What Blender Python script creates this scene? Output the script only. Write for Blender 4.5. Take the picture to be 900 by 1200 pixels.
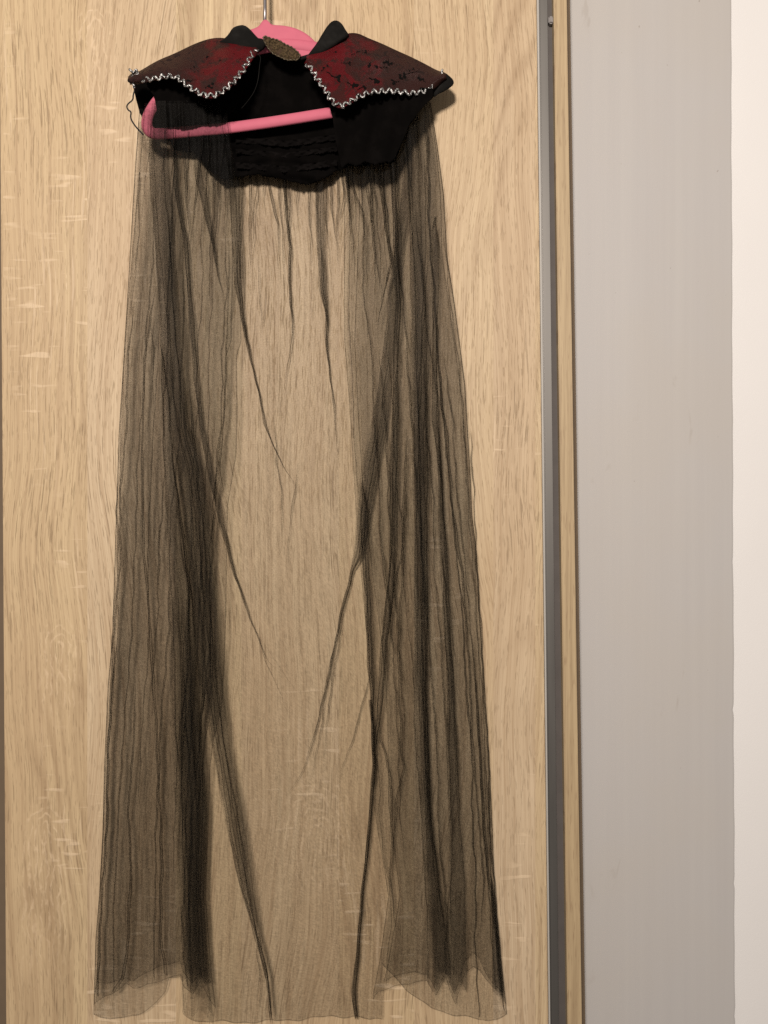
import bpy, bmesh, math, random
import numpy as np
from mathutils import Vector

random.seed(7)
rng = np.random.default_rng(7)
S = bpy.context.scene
for o in list(bpy.data.objects):
    bpy.data.objects.remove(o)
C = S.collection

# ------------------------------------------------------------------ camera, light, exposure
D = 0.92                                   # camera to wardrobe door, metres (1 mm is about one photo pixel)
cam_d = bpy.data.cameras.new('camera')
cam = bpy.data.objects.new('camera', cam_d)
C.objects.link(cam)
cam.location = (0, -D, 0)
cam.rotation_euler = (math.radians(90), 0, 0)
cam_d.sensor_fit = 'VERTICAL'
cam_d.angle = 2 * math.atan(0.6 / D)
cam_d.clip_start = 0.02
cam_d.clip_end = 50
S.camera = cam

W = bpy.data.worlds.new('World')
S.world = W
W.use_nodes = True
bg = W.node_tree.nodes['Background']
bg.inputs[0].default_value = (1.0, 0.90, 0.80, 1)
bg.inputs[1].default_value = 0.21

def lamp(name, loc, target, size, power, col):
    l = bpy.data.lights.new(name, 'AREA')
    l.shape = 'DISK'
    l.size = size
    l.energy = power
    l.color = col
    o = bpy.data.objects.new(name, l)
    C.objects.link(o)
    o.location = loc
    o.rotation_euler = (Vector(target) - Vector(loc)).to_track_quat('-Z', 'Y').to_euler()
    return o
lamp('ceiling_lamp', (-0.30, -2.1, 0.80), (-0.06, 0, 0.15), 0.34, 64, (1.0, 0.895, 0.80))

S.view_settings.view_transform = 'Standard'
S.view_settings.look = 'None'
S.view_settings.exposure = 0.0
S.view_settings.gamma = 1.0
S.cycles.transparent_max_bounces = 96
S.cycles.max_bounces = 8
S.cycles.use_denoising = False

# ------------------------------------------------------------------ helpers
def P(px, py, d=0.0):
    """photo pixel at a distance d in front of the door -> world point"""
    k = (D - d) / D * 0.001
    return ((px - 450) * k, -d, (600 - py) * k)

def PN(px, py, d):
    k = (D - d) / D * 0.001
    return np.stack([(px - 450) * k, -d, (600 - py) * k], axis=-1)

def link(name, me, mat, parent=None, smooth=True):
    o = bpy.data.objects.new(name, me)
    C.objects.link(o)
    if mat:
        me.materials.append(mat)
    if smooth:
        me.polygons.foreach_set('use_smooth', [True] * len(me.polygons))
    if parent:
        o.parent = parent
    return o

def obj(name, bm, mat, parent=None, smooth=False):
    me = bpy.data.meshes.new(name)
    bmesh.ops.recalc_face_normals(bm, faces=bm.faces[:])
    bm.to_mesh(me)
    bm.free()
    return link(name, me, mat, parent, smooth)

def thing(name, label, cat, loc=(0, 0, 0)):
    o = bpy.data.objects.new(name, None)
    o.empty_display_size = 0.05
    C.objects.link(o)
    o['label'] = label
    o['category'] = cat
    return o

def grid_mesh(name, verts, mat, parent=None, solid=0.0):
    """verts: (rows, cols, 3) array"""
    r, c, _ = verts.shape
    me = bpy.data.meshes.new(name)
    idx = np.arange(r * c).reshape(r, c)
    f = np.stack([idx[:-1, :-1], idx[1:, :-1], idx[1:, 1:], idx[:-1, 1:]], -1).reshape(-1, 4)
    me.from_pydata(verts.reshape(-1, 3).tolist(), [], f.tolist())
    me.update()
    o = link(name, me, mat, parent)
    if solid:
        m = o.modifiers.new('thickness', 'SOLIDIFY')
        m.thickness = solid
        m.offset = 1
    return o

def join_grids(name, grids, mat, parent=None):
    vs, fs, n = [], [], 0
    for g in grids:
        r, c, _ = g.shape
        idx = np.arange(r * c).reshape(r, c) + n
        fs.append(np.stack([idx[:-1, :-1], idx[1:, :-1], idx[1:, 1:], idx[:-1, 1:]], -1).reshape(-1, 4))
        vs.append(g.reshape(-1, 3))
        n += r * c
    v = np.concatenate(vs)
    f = np.concatenate(fs)
    me = bpy.data.meshes.new(name)
    me.vertices.add(len(v))
    me.vertices.foreach_set('co', v.astype(np.float32).ravel())
    me.loops.add(len(f) * 4)
    me.loops.foreach_set('vertex_index', f.astype(np.int32).ravel())
    me.polygons.add(len(f))
    me.polygons.foreach_set('loop_start', np.arange(0, len(f) * 4, 4, dtype=np.int32))
    me.polygons.foreach_set('loop_total', np.full(len(f), 4, dtype=np.int32))
    me.update(calc_edges=True)
    me.validate()
    return link(name, me, mat, parent)

def curve(pts, x):
    a = np.array(pts, float)
    return np.interp(x, a[:, 0], a[:, 1])

def smooth_path(p, it=2, closed=False):
    p = np.asarray(p, float)
    for _ in range(it):
        if closed:
            q = np.roll(p, -1, axis=0)
            p = np.stack([.75 * p + .25 * q, .25 * p + .75 * q], 1).reshape(-1, p.shape[1])
        else:
            a, b = p[:-1], p[1:]
            m = np.stack([.75 * a + .25 * b, .25 * a + .75 * b], 1).reshape(-1, p.shape[1])
            p = np.concatenate([p[:1], m, p[-1:]])
    return p

def resample(p, step):
    p = np.asarray(p, float)
    L = np.concatenate([[0], np.cumsum(np.linalg.norm(np.diff(p[:, :2], axis=0), axis=1))])
    n = max(2, int(round(L[-1] / step)) + 1)
    t = np.linspace(0, L[-1], n)
    return np.stack([np.interp(t, L, p[:, k]) for k in range(p.shape[1])], -1)

def tube(bm, pts, r, sides=6, flat=1.0, closed=False):
    """swept tube; pts world points; r a number or a list; flat scales the thickness along y"""
    pts = [Vector(p) for p in pts]
    n = len(pts)
    rs = [r] * n if not hasattr(r, '__len__') else r
    rings = []
    for i, p in enumerate(pts):
        a = pts[(i - 1) % n] if closed or i > 0 else p
        b = pts[(i + 1) % n] if closed or i < n - 1 else p
        t = (b - a)
        if t.length < 1e-9:
            t = Vector((0, 0, 1))
        t.normalize()
        yv = Vector((0, -1, 0))
        yv = (yv - t * yv.dot(t))
        if yv.length < 1e-4:
            yv = Vector((0, 0, 1)) - t * t.z
        yv.normalize()
        xv = t.cross(yv)
        rings.append([bm.verts.new(p + (xv * math.cos(k) + yv * math.sin(k) * flat) * rs[i])
                      for k in [2 * math.pi * j / sides for j in range(sides)]])
    rng_ = range(n) if closed else range(n - 1)
    for i in rng_:
        A, B = rings[i], rings[(i + 1) % n]
        for j in range(sides):
            bm.faces.new((A[j], A[(j + 1) % sides], B[(j + 1) % sides], B[j]))
    if not closed:
        bm.faces.new(rings[0][::-1])
        bm.faces.new(rings[-1])

def slab(bm, x0, x1, yt, yb, d, back, bev=0.0):
    """upright slab whose front face is d in front of the door: x0 / x1 are (top, bottom) photo pixels"""
    k = (D - d) / D * 0.001
    def q(px, py, y):
        return ((px - 450) * k, y, (600 - py) * k)
    f = [q(x0[0], yt, -d), q(x1[0], yt, -d), q(x1[1], yb, -d), q(x0[1], yb, -d)]
    b = [q(x0[0], yt, -d + back), q(x1[0], yt, -d + back), q(x1[1], yb, -d + back), q(x0[1], yb, -d + back)]
    V = [bm.verts.new(p) for p in f + b]
    fs = [(0, 3, 2, 1), (4, 5, 6, 7), (0, 1, 5, 4), (2, 3, 7, 6), (1, 2, 6, 5), (3, 0, 4, 7)]
    F = [bm.faces.new([V[i] for i in ff]) for ff in fs]
    if bev:
        es = list({e for ff in F for e in ff.edges})
        bmesh.ops.bevel(bm, geom=es, offset=bev, segments=2, affect='EDGES', clamp_overlap=True)

def lin(r, g, b):
    f = lambda c: ((c / 255 + 0.055) / 1.055) ** 2.4 if c > 10 else c / 255 / 12.92
    return (f(r), f(g), f(b), 1)

# ------------------------------------------------------------------ materials
class NT:
    def __init__(self, name):
        self.m = bpy.data.materials.new(name)
        self.m.use_nodes = True
        self.t = self.m.node_tree
        self.t.nodes.clear()
        self.out = self.t.nodes.new('ShaderNodeOutputMaterial')
    def n(self, typ, **kw):
        nd = self.t.nodes.new(typ)
        for k, v in kw.items():
            setattr(nd, k, v)
        return nd
    def set(self, sock, v):
        if isinstance(v, bpy.types.NodeSocket):
            self.t.links.new(v, sock)
        else:
            sock.default_value = v
    def math(self, op, a, b=0.0, c=None, clamp=False):
        nd = self.n('ShaderNodeMath', operation=op, use_clamp=clamp)
        self.set(nd.inputs[0], a)
        self.set(nd.inputs[1], b)
        if c is not None:
            self.set(nd.inputs[2], c)
        return nd.outputs[0]
    def mix(self, f, a, b, blend='MIX'):
        nd = self.n('ShaderNodeMix', data_type='RGBA', blend_type=blend)
        self.set(nd.inputs[0], f)
        self.set(nd.inputs[6], a)
        self.set(nd.inputs[7], b)
        return nd.outputs[2]
    def mapped(self, vec, scale, loc=(0, 0, 0)):
        nd = self.n('ShaderNodeMapping')
        self.set(nd.inputs['Vector'], vec)
        nd.inputs['Scale'].default_value = scale
        nd.inputs['Location'].default_value = loc
        return nd.outputs[0]
    def noise(self, vec, scale=1.0, detail=3, rough=.5, dist=0.0):
        nd = self.n('ShaderNodeTexNoise')
        self.set(nd.inputs['Vector'], vec)
        nd.inputs['Scale'].default_value = scale
        nd.inputs['Detail'].default_value = detail
        nd.inputs['Roughness'].default_value = rough
        nd.inputs['Distortion'].default_value = dist
        return nd.outputs['Fac']
    def ss(self, v, a, b):
        nd = self.n('ShaderNodeMapRange', interpolation_type='SMOOTHSTEP')
        self.set(nd.inputs[0], v)
        nd.inputs[1].default_value = a
        nd.inputs[2].default_value = b
        return nd.outputs[0]
    def coord(self, which='Object'):
        return self.n('ShaderNodeTexCoord').outputs[which]
    def bump(self, h, strength, dist):
        nd = self.n('ShaderNodeBump')
        nd.inputs['Strength'].default_value = strength
        nd.inputs['Distance'].default_value = dist
        self.set(nd.inputs['Height'], h)
        return nd.outputs[0]
    def principled(self, col, rough=.6, metal=0.0, normal=None, **kw):
        nd = self.n('ShaderNodeBsdfPrincipled')
        self.set(nd.inputs['Base Color'], col)
        self.set(nd.inputs['Roughness'], rough)
        self.set(nd.inputs['Metallic'], metal)
        for k, v in kw.items():
            self.set(nd.inputs[k], v)
        if normal is not None:
            self.set(nd.inputs['Normal'], normal)
        return nd.outputs[0]
    def surf(self, s):
        self.t.links.new(s, self.out.inputs['Surface'])
        return self.m

def wood_material(name, strips, figures=()):
    """pale rough-sawn oak laminate, upright grain. strips: [(x metres, tint)] for the glued staves"""
    t = NT(name)
    co = t.coord()
    sep = t.n('ShaderNodeSeparateXYZ')
    t.set(sep.inputs[0], co)
    x, z = sep.outputs[0], sep.outputs[2]
    # stave number -> tone
    ramp = t.n('ShaderNodeValToRGB')
    ramp.color_ramp.interpolation = 'CONSTANT'
    els = ramp.color_ramp.elements
    x0, x1 = -0.9, 0.5
    while len(els) < len(strips):
        els.new(0.5)
    for e, (sx, tone, sh) in zip(els, strips):
        e.position = min(1, max(0, (sx - x0) / (x1 - x0)))
        e.color = (tone, sh, 0, 1)
    t.set(ramp.inputs[0], t.math('DIVIDE', t.math('SUBTRACT', x, x0), x1 - x0))
    sc = t.n('ShaderNodeSeparateColor')
    t.set(sc.inputs[0], ramp.outputs[0])
    tone, shift = sc.outputs[0], sc.outputs[1]
    # every stave looks at another place of the grain
    off = t.n('ShaderNodeCombineXYZ')
    t.set(off.inputs[1], t.math('MULTIPLY', shift, 3.7))
    t.set(off.inputs[2], t.math('MULTIPLY', shift, 5.3))
    add = t.n('ShaderNodeVectorMath', operation='ADD')
    t.set(add.inputs[0], co)
    t.set(add.inputs[1], off.outputs[0])
    base = add.outputs[0]
    # bend the grain
    wn = t.noise(t.mapped(base, (2.6, 1, 2.0)), 1, 2, .4)
    wx = t.math('MULTIPLY', t.math('SUBTRACT', wn, .5), 0.13)
    wv = t.n('ShaderNodeCombineXYZ')
    t.set(wv.inputs[0], wx)
    add2 = t.n('ShaderNodeVectorMath', operation='ADD')
    t.set(add2.inputs[0], base)
    t.set(add2.inputs[1], wv.outputs[0])
    g = add2.outputs[0]
    # broad colour drift and streaks
    drift = t.noise(t.mapped(base, (7, 1, 1.6)), 1, 3, .55)
    streak = t.noise(t.mapped(g, (230, 1, 2.2)), 1, 5, .7)
    fine = t.noise(t.mapped(g, (620, 1, 8)), 1, 4, .65)
    # pores: short dark dashes
    p1 = t.noise(t.mapped(g, (560, 1, 24)), 1, 2, .5)
    p2 = t.noise(t.mapped(g, (760, 1, 62), (3, 0, 8)), 1, 1, .5)
    pm = t.noise(t.mapped(base, (11, 1, 4), (4, 0, 2)), 1, 2, .5)
    pores = t.math('MULTIPLY', t.ss(p1, .60, .70), t.ss(pm, .36, .62))
    pores2 = t.math('MULTIPLY', t.ss(p2, .60, .74), .55)
    pore = t.math('MAXIMUM', pores, pores2)
    # growth-ring contours (cathedral figure) only in places
    rn = t.noise(t.mapped(base, (8, 1, 1.5), (1.7, 0, 3.1)), 1, 1, .35)
    rings = t.math('FRACT', t.math('MULTIPLY', rn, 17))
    ringl = t.math('SUBTRACT', 1, t.ss(t.math('ABSOLUTE', t.math('SUBTRACT', rings, .5)), .02, .32))
    rmask = t.ss(t.noise(t.mapped(base, (6, 1, 2.2), (7, 0, 9)), 1, 1, .4), .50, .66)
    ring = t.math('MULTIPLY', ringl, rmask)
    # pale saw marks across the grain, in clusters
    s1 = t.noise(t.mapped(base, (26, 1, 150), (2, 0, 5)), 1, 1, .4)
    s2 = t.noise(t.mapped(g, (210, 1, 16), (6, 0, 1)), 1, 1, .4)
    smask = t.ss(t.noise(t.mapped(base, (9, 1, 4.5), (11, 0, 6)), 1, 1, .4), .55, .68)
    saw = t.math('MULTIPLY', t.math('MAXIMUM', t.ss(s1, .62, .72), t.math('MULTIPLY', t.ss(s2, .6, .72), .7)), smask)
    ca, cb = (.525, .405, .232, 1), (.53, .42, .292, 1)
    col = t.mix(tone, ca, cb)
    col = t.mix(t.math('MULTIPLY', t.ss(drift, .32, .68), .6), col, (.45, .325, .195, 1))
    col = t.mix(t.math('MULTIPLY', t.ss(streak, .40, .70), .56), col, (.33, .225, .13, 1))
    col = t.mix(t.math('MULTIPLY', t.ss(fine, .42, .72), .42), col, (.28, .185, .105, 1))
    col = t.mix(t.math('MULTIPLY', ring, .38), col, (.26, .17, .095, 1))
    col = t.mix(t.math('MULTIPLY', pore, .52), col, (.16, .10, .055, 1))
    col = t.mix(t.math('MULTIPLY', saw, .5), col, (.66, .52, .36, 1))
    arch = None
    for (px, pz, rx, dn, up) in figures:
        dx = t.math('SUBTRACT', x, (px - 450) * .001)
        dz = t.math('SUBTRACT', z, (600 - pz) * .001)
        wob = t.math('MULTIPLY', t.math('SUBTRACT', t.noise(t.mapped(co, (60, 1, 34), (px, 0, 0)), 1, 3, .55), .5), .020)
        upz = t.math('MULTIPLY', t.math('MAXIMUM', dz, 0.0), .62)
        r_ = t.math('ADD', t.math('SQRT', t.math('ADD', t.math('MULTIPLY', dx, dx), t.math('MULTIPLY', upz, upz))), wob)
        f_ = t.math('FRACT', t.math('DIVIDE', r_, .0068))
        l_ = t.math('SUBTRACT', 1, t.ss(t.math('ABSOLUTE', t.math('SUBTRACT', f_, .5)), .04, .30))
        mk = t.math('MULTIPLY', t.ss(r_, rx, rx * .5), t.math('MULTIPLY', t.ss(dz, -dn, -dn * .3), t.ss(dz, up, up * .5)))
        v_ = t.math('MULTIPLY', l_, mk)
        arch = v_ if arch is None else t.math('MAXIMUM', arch, v_)
    if arch is not None:
        brk = t.ss(t.noise(t.mapped(co, (120, 1, 70)), 1, 2, .5), .35, .6)
        arch = t.math('MULTIPLY', arch, brk)
        col = t.mix(t.math('MULTIPLY', arch, .36), col, (.68, .53, .36, 1))
        saw = t.math('MAXIMUM', saw, arch)
    h = t.math('SUBTRACT', t.math('MULTIPLY', saw, .5), t.math('ADD', pore, t.math('MULTIPLY', fine, .4)))
    return t.surf(t.principled(col, .52, 0, t.bump(h, .6, .0008), **{'Specular IOR Level': .35}))

strips = [(-.9, .5, .1), (-.62, .2, .75), (-.448, .25, .35), (-.353, .75, .6), (-.247, .35, .15), (-.17, .6, .9),
          (-.055, .3, .45), (.03, .55, .05), (.128, .9, .7), (.176, .45, .25)]
M_wood = wood_material('oak_laminate', strips, [(372, 985, .060, .09, .15), (52, 985, .036, .22, .06), (112, 40, .03, .16, .05), (70, 760, .03, .12, .05)])

def edge_band():
    t = NT('oak_edge_band')
    co = t.coord()
    a = t.noise(t.mapped(co, (300, 1, 6)), 1, 4, .6)
    b = t.noise(t.mapped(co, (500, 1, 38)), 1, 2, .5)
    col = t.mix(t.ss(a, .35, .7), (.42, .32, .19, 1), (.31, .225, .13, 1))
    col = t.mix(t.math('MULTIPLY', t.ss(b, .56, .7), .5), col, (.22, .14, .08, 1))
    return t.surf(t.principled(col, .5, 0, t.bump(b, .2, .0004)))
M_edge = edge_band()

def metal(name, col, rough, streak=True):
    t = NT(name)
    co = t.coord()
    a = t.noise(t.mapped(co, (900, 900, 3)), 1, 3, .6)
    sm = t.noise(t.mapped(co, (60, 60, 5)), 1, 3, .6)
    c = t.mix(t.math('MULTIPLY', a, .35), col, tuple(v * .7 for v in col[:3]) + (1,))
    r = t.math('ADD', rough, t.math('MULTIPLY', t.math('SUBTRACT', sm, .5), .22))
    return t.surf(t.principled(c, r, .9))
M_alu = metal('brushed_aluminium', (.19, .182, .172, 1), .45)
M_hook = metal('steel_wire', (.30, .28, .29, 1), .38)

def plain(name, col, rough=.6, var=.15, scale=60, **kw):
    t = NT(name)
    a = t.noise(t.coord(), scale, 4, .6)
    c = t.mix(a, tuple(v * (1 - var) for v in col[:3]) + (1,), tuple(min(1, v * (1 + var)) for v in col[:3]) + (1,))
    return t.surf(t.principled(c, rough, 0, t.bump(a, .15, .0006), **kw))
M_lip = plain('pale_aluminium_edge', (.40, .385, .36, 1), .45, .05, 20)
M_dark = plain('dark_carcass_and_gap_shade', (.115, .082, .052, 1), .8)  # carcass board brown; also paints the shaded gap left of the door
M_gap_shade = plain('grey_gap_shade', (.075, .066, .062, 1), .75, .25, 40)  # dark grey that paints the shade between door and side panel
M_clip = plain('grey_plastic', (.22, .205, .20, 1), .4)

def grey_paint():
    t = NT('grey_wall_paint')
    co = t.coord()
    a = t.noise(t.mapped(co, (60, 1, 1.2)), 1, 4, .6)
    b = t.noise(t.mapped(co, (5, 1, 4)), 1, 4, .6)
    s = t.noise(t.mapped(co, (38, 1, 14), (2, 0, 7)), 1, 3, .6, .6)
    sp = t.noise(t.mapped(co, (170, 1, 120)), 1, 1, .4)
    fine = t.noise(t.mapped(co, (900, 900, 900)), 1, 3, .6)
    col = t.mix(a, (.425, .412, .408, 1), (.475, .462, .450, 1))
    col = t.mix(t.math('MULTIPLY', t.ss(b, .35, .7), .5), col, (.455, .43, .40, 1))
    col = t.mix(t.math('MULTIPLY', t.math('MULTIPLY', t.ss(s, .62, .74), t.ss(b, .52, .62)), .35), col, (.34, .31, .28, 1))
    col = t.mix(t.math('MULTIPLY', t.ss(sp, .79, .83), .4), col, (.2, .16, .13, 1))
    h = t.math('ADD', t.math('MULTIPLY', a, .6), t.math('MULTIPLY', fine, .12))
    return t.surf(t.principled(col, .42, 0, t.bump(h, .25, .0012), **{'Specular IOR Level': .3}))
M_grey = grey_paint()

def white_paint():
    t = NT('white_wall_paint')
    co = t.coord()
    a = t.noise(t.mapped(co, (9, 1, 5)), 1, 4, .6)
    fine = t.noise(co, 500, 4, .65)
    col = t.mix(a, (.70, .692, .69, 1), (.745, .738, .735, 1))
    return t.surf(t.principled(col, .7, 0, t.bump(fine, .18, .0008)))
M_white = white_paint()

def pink_flock():
    t = NT('pink_flocked_plastic')
    co = t.coord()
    a = t.noise(co, 1200, 3, .7)
    b = t.noise(co, 70, 3, .6)
    col = t.mix(b, (.43, .092, .145, 1), (.52, .118, .175, 1))
    return t.surf(t.principled(col, .75, 0, t.bump(a, .25, .0004),
                  **{'Sheen Weight': .12, 'Sheen Tint': (1, .55, .6, 1)}))
M_pink = pink_flock()

def velvet(name, col, sheen, stripes=False):
    t = NT(name)
    co = t.coord()
    a = t.noise(co, 900, 4, .7)
    b = t.noise(co, 45, 4, .6)
    c = t.mix(t.ss(b, .4, .75), col, tuple(v * 2.2 for v in col[:3]) + (1,))
    c = t.mix(t.math('MULTIPLY', t.ss(a, .62, .78), .35), c, tuple(v * 5 for v in col[:3]) + (1,))
    return t.surf(t.principled(c, .9, 0, t.bump(t.math('ADD', a, t.math('MULTIPLY', b, 2)), .5, .0009),
                  **{'Sheen Weight': sheen, 'Sheen Tint': (.6, .55, .45, 1), 'Sheen Roughness': .45, 'Specular IOR Level': .04}))
M_velvet = velvet('black_velvet', (.0014, .0011, .001, 1), .0)
M_band = velvet('black_lace_band', (.0028, .0023, .0022, 1), .0)
M_neck = velvet('black_collar_cloth', (.0075, .0072, .0068, 1), .02)

def satin():
    t = NT('red_satin_under_black_lace')
    co = t.coord()
    wv = t.noise(co, 60, 2, .5)
    v = t.n('ShaderNodeTexVoronoi', feature='DISTANCE_TO_EDGE')
    t.set(v.inputs['Vector'], t.mapped(co, (620, 620, 620)))
    net = t.math('SUBTRACT', 1, t.ss(v.outputs[0], .04, .16))
    big = t.noise(co, 42, 3, .6, .8)
    mid = t.noise(t.mapped(co, (1, 1, 1), (3, 1, 2)), 120, 4, .65, 1.2)
    sx = t.n('ShaderNodeSeparateXYZ')
    t.set(sx.inputs[0], co)
    far = t.ss(t.math('ADD', t.math('ABSOLUTE', t.math('ADD', sx.outputs[0], .105)), t.math('MULTIPLY', t.math('SUBTRACT', big, .5), .16)), .062, .108)
    dens = t.math('MAXIMUM', t.math('MULTIPLY', t.ss(big, .52, .60), .75), far)
    sprig = t.math('MULTIPLY', t.ss(mid, .54, .62), t.ss(big, .36, .54))
    red = t.mix(wv, (.060, .003, .005, 1), (.116, .0042, .0078, 1))
    c = t.mix(t.math('MULTIPLY', net, .38), red, (.018, .011, .009, 1))
    c = t.mix(t.math('MULTIPLY', dens, .88), c, (.020, .011, .009, 1))
    c = t.mix(t.math('MULTIPLY', sprig, .6), c, (.010, .009, .008, 1))
    h = t.math('ADD', sprig, t.math('MULTIPLY', net, .3))
    crink = t.noise(co, 30, 3, .5)
    return t.surf(t.principled(c, t.math('ADD', .38, t.math('MULTIPLY', sprig, .4)), 0,
                  t.bump(t.math('ADD', h, t.math('MULTIPLY', crink, 3)), .45, .0016),
                  **{'Specular IOR Level': .12}))
M_satin = satin()

def braid():
    t = NT('silver_braid')
    co = t.coord()
    a = t.noise(co, 520, 3, .7)
    c = t.mix(t.ss(a, .44, .60), (.035, .033, .031, 1), (.70, .70, .69, 1))
    return t.surf(t.principled(c, .34, .75, t.bump(a, .8, .0012)))
M_braid = braid()
M_lace = plain('black_lace_thread', (.0045, .004, .0038, 1), .9, .4, 700, **{'Specular IOR Level': .05})
M_thread = plain('black_cord', (.012, .011, .010, 1), .8, .3, 700)

def label_cloth():
    t = NT('gold_woven_label')
    co = t.coord()
    a = t.noise(co, 420, 4, .7)
    b = t.noise(co, 130, 3, .6, 1.0)
    c = t.mix(t.ss(a, .35, .65), (.012, .008, .004, 1), (.085, .058, .030, 1))
    c = t.mix(t.math('MULTIPLY', t.ss(b, .55, .65), .8), c, (.05, .03, .02, 1))
    return t.surf(t.principled(c, .8, 0, t.bump(a, .8, .0014), **{'Specular IOR Level': .08}))
M_label = label_cloth()
M_labeledge = metal('antique_silver_braid', (.12, .095, .062, 1), .6)

def tulle(name, a):
    """net seen as a haze of threads: the flatter you look along it, the more threads cover what is behind"""
    t = NT(name)
    co = t.coord()
    geo = t.n('ShaderNodeNewGeometry')
    dot = t.n('ShaderNodeVectorMath', operation='DOT_PRODUCT')
    t.set(dot.inputs[0], geo.outputs['Normal'])
    t.set(dot.inputs[1], geo.outputs['Incoming'])
    cosv = t.math('MAXIMUM', t.math('ABSOLUTE', dot.outputs['Value']), .09)
    n1 = t.noise(t.mapped(co, (620, 300, 620)), 1, 2, .6)
    n2 = t.noise(t.mapped(co, (45, 20, 9)), 1, 3, .55)
    n3 = t.noise(t.mapped(co, (170, 20, 26)), 1, 2, .55)
    k = t.math('ADD', .25, t.math('ADD', t.math('MULTIPLY', t.ss(n1, .3, .7), .85), t.math('ADD', t.math('MULTIPLY', n2, .35), t.math('MULTIPLY', n3, .3))))
    av = t.math('MULTIPLY', k, a)
    alpha = t.math('SUBTRACT', 1, t.math('POWER', t.math('SUBTRACT', 1, av), t.math('DIVIDE', 1, cosv)))
    dif = t.principled((.0048, .004, .003, 1), .6, 0, None, **{'Specular IOR Level': .12})
    tr = t.n('ShaderNodeBsdfTransparent')
    mx = t.n('ShaderNodeMixShader')
    t.set(mx.inputs[0], alpha)
    t.t.links.new(tr.outputs[0], mx.inputs[1])
    t.t.links.new(dif, mx.inputs[2])
    return t.surf(mx.outputs[0])
M_tulle = tulle('black_tulle', .165)

# ------------------------------------------------------------------ the wardrobe and the walls
YT, YB = -60, 1750
def ext(xa, xb):
    """x at photo row 0 and 1200 -> x at rows YT and YB"""
    s = (xb - xa) / 1200
    return (xa + s * YT, xa + s * YB)

wardrobe = thing('wardrobe', 'pale oak sliding-door wardrobe behind the black tulle cape', 'wardrobe')
bm = bmesh.new(); slab(bm, ext(-1.0, 7.0), ext(628.5, 642.5), YT, YB, 0.0, .018, .0009)
door = obj('door', bm, M_wood, wardrobe)
bm = bmesh.new(); slab(bm, ext(629.4, 643.4), ext(631.4, 645.0), YT, YB, .0035, .020, .0006)
obj('edge_lip', bm, M_lip, door)
bm = bmesh.new(); slab(bm, ext(631.7, 645.3), ext(641.6, 655.2), YT, YB, .0015, .018, .0012)
obj('edge_profile', bm, M_alu, door)
bm = bmesh.new(); slab(bm, (-900, -900), ext(-9, -2), YT, YB, -.030, .012, .0009)
obj('rear_door', bm, M_wood, wardrobe)
bm = bmesh.new(); slab(bm, ext(648.0, 665.0), ext(663.4, 681.8), YT - 60, YB, .004, .30, .0008)
obj('side_panel', bm, M_edge, wardrobe)
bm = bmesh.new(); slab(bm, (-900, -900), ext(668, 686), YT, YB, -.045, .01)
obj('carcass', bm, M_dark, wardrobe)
bm = bmesh.new(); slab(bm, ext(640, 654), ext(647.6, 664.4), YT, YB, -.006, .02)  # added strip: shade on the panel's inner face, given as dark colour
obj('gap_shade', bm, M_gap_shade, wardrobe)
bm = bmesh.new(); slab(bm, (643.0, 643.0), (649.0, 649.0), 18, 27, .001, .02, .0015)
obj('door_stop', bm, M_clip, wardrobe)

bm = bmesh.new(); slab(bm, (-900, -900), ext(3.0, 10.0), YT, YB, -.012, .01)  # added dark strip painting the shade in the gap at the door's left
obj('left_gap_shade', bm, M_dark, wardrobe)
# grey wall, its right edge a little worn
def wall_sheet(name, xl, xr, d, mat, label, chips=(), right=True):
    bm = bmesh.new()
    k = (D - d) / D * .001
    ys = np.arange(-500, 1760, 6.0)
    r = np.random.default_rng(3)
    F, B = [], []
    for y in ys:
        a = xl[0] + (xl[1] - xl[0]) * y / 1200
        b = xr[0] + (xr[1] - xr[0]) * y / 1200 + .25 * math.sin(y / 37) + .2 * math.sin(y / 11 + 1)
        dent = 0
        for (cy, cw, cd) in chips:
            dent += cd * math.exp(-((y - cy) / cw) ** 2)
        row = []
        for (px, dd) in ((a, 0), (b - 2.5 - dent, 0), (b - .7 - dent, .0005), (b - dent, .002), (b - dent, .03)):
            row.append(bm.verts.new(((px - 450) * k, -d + dd, (600 - y) * k)))
        F.append(row)
    for A, Bq in zip(F[:-1], F[1:]):
        for j in range(4):
            bm.faces.new((A[j], Bq[j], Bq[j + 1], A[j + 1]))
    o = obj(name, bm, mat)
    o['kind'] = 'structure'
    o['label'] = label
    return o
wall_sheet('grey_wall', (600, 600), (857.6, 862.2), -.085, M_grey, 'grey painted wall beside the wardrobe',
           [(832, 5, 1.4), (1035, 4, 1.1), (1190, 4, 1.2), (660, 3, .7), (505, 3, .5)])
bm = bmesh.new(); slab(bm, (840, 840), (1500, 1500), -500, YB, -.091, .05)
o = obj('white_wall', bm, M_white); o['kind'] = 'structure'; o['label'] = 'white painted wall at the right edge'

# ------------------------------------------------------------------ the hanger
hanger = thing('clothes_hanger', 'pink flocked clothes hanger inside the collar of the cape', 'hanger')
HD = .034
out = [(177, 128), (172, 140), (172, 150), (178, 156.5), (190, 157), (230, 153.5), (266, 150.5), (330, 141.5), (388, 132), (440, 125),
       (480, 119), (494, 113), (497, 104), (488, 94), (455, 82), (410, 68), (370, 56), (335, 52), (305, 55), (270, 66), (240, 80), (212, 95), (190, 111)]
pp = smooth_path(out, 2, True)
bm = bmesh.new()
rad = []
for (x, y) in pp:
    rad.append(.0064 if y > 125 or x < 190 else .0075)
tube(bm, [P(x, y, HD) for x, y in pp], rad, 10, .55, True)
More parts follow.
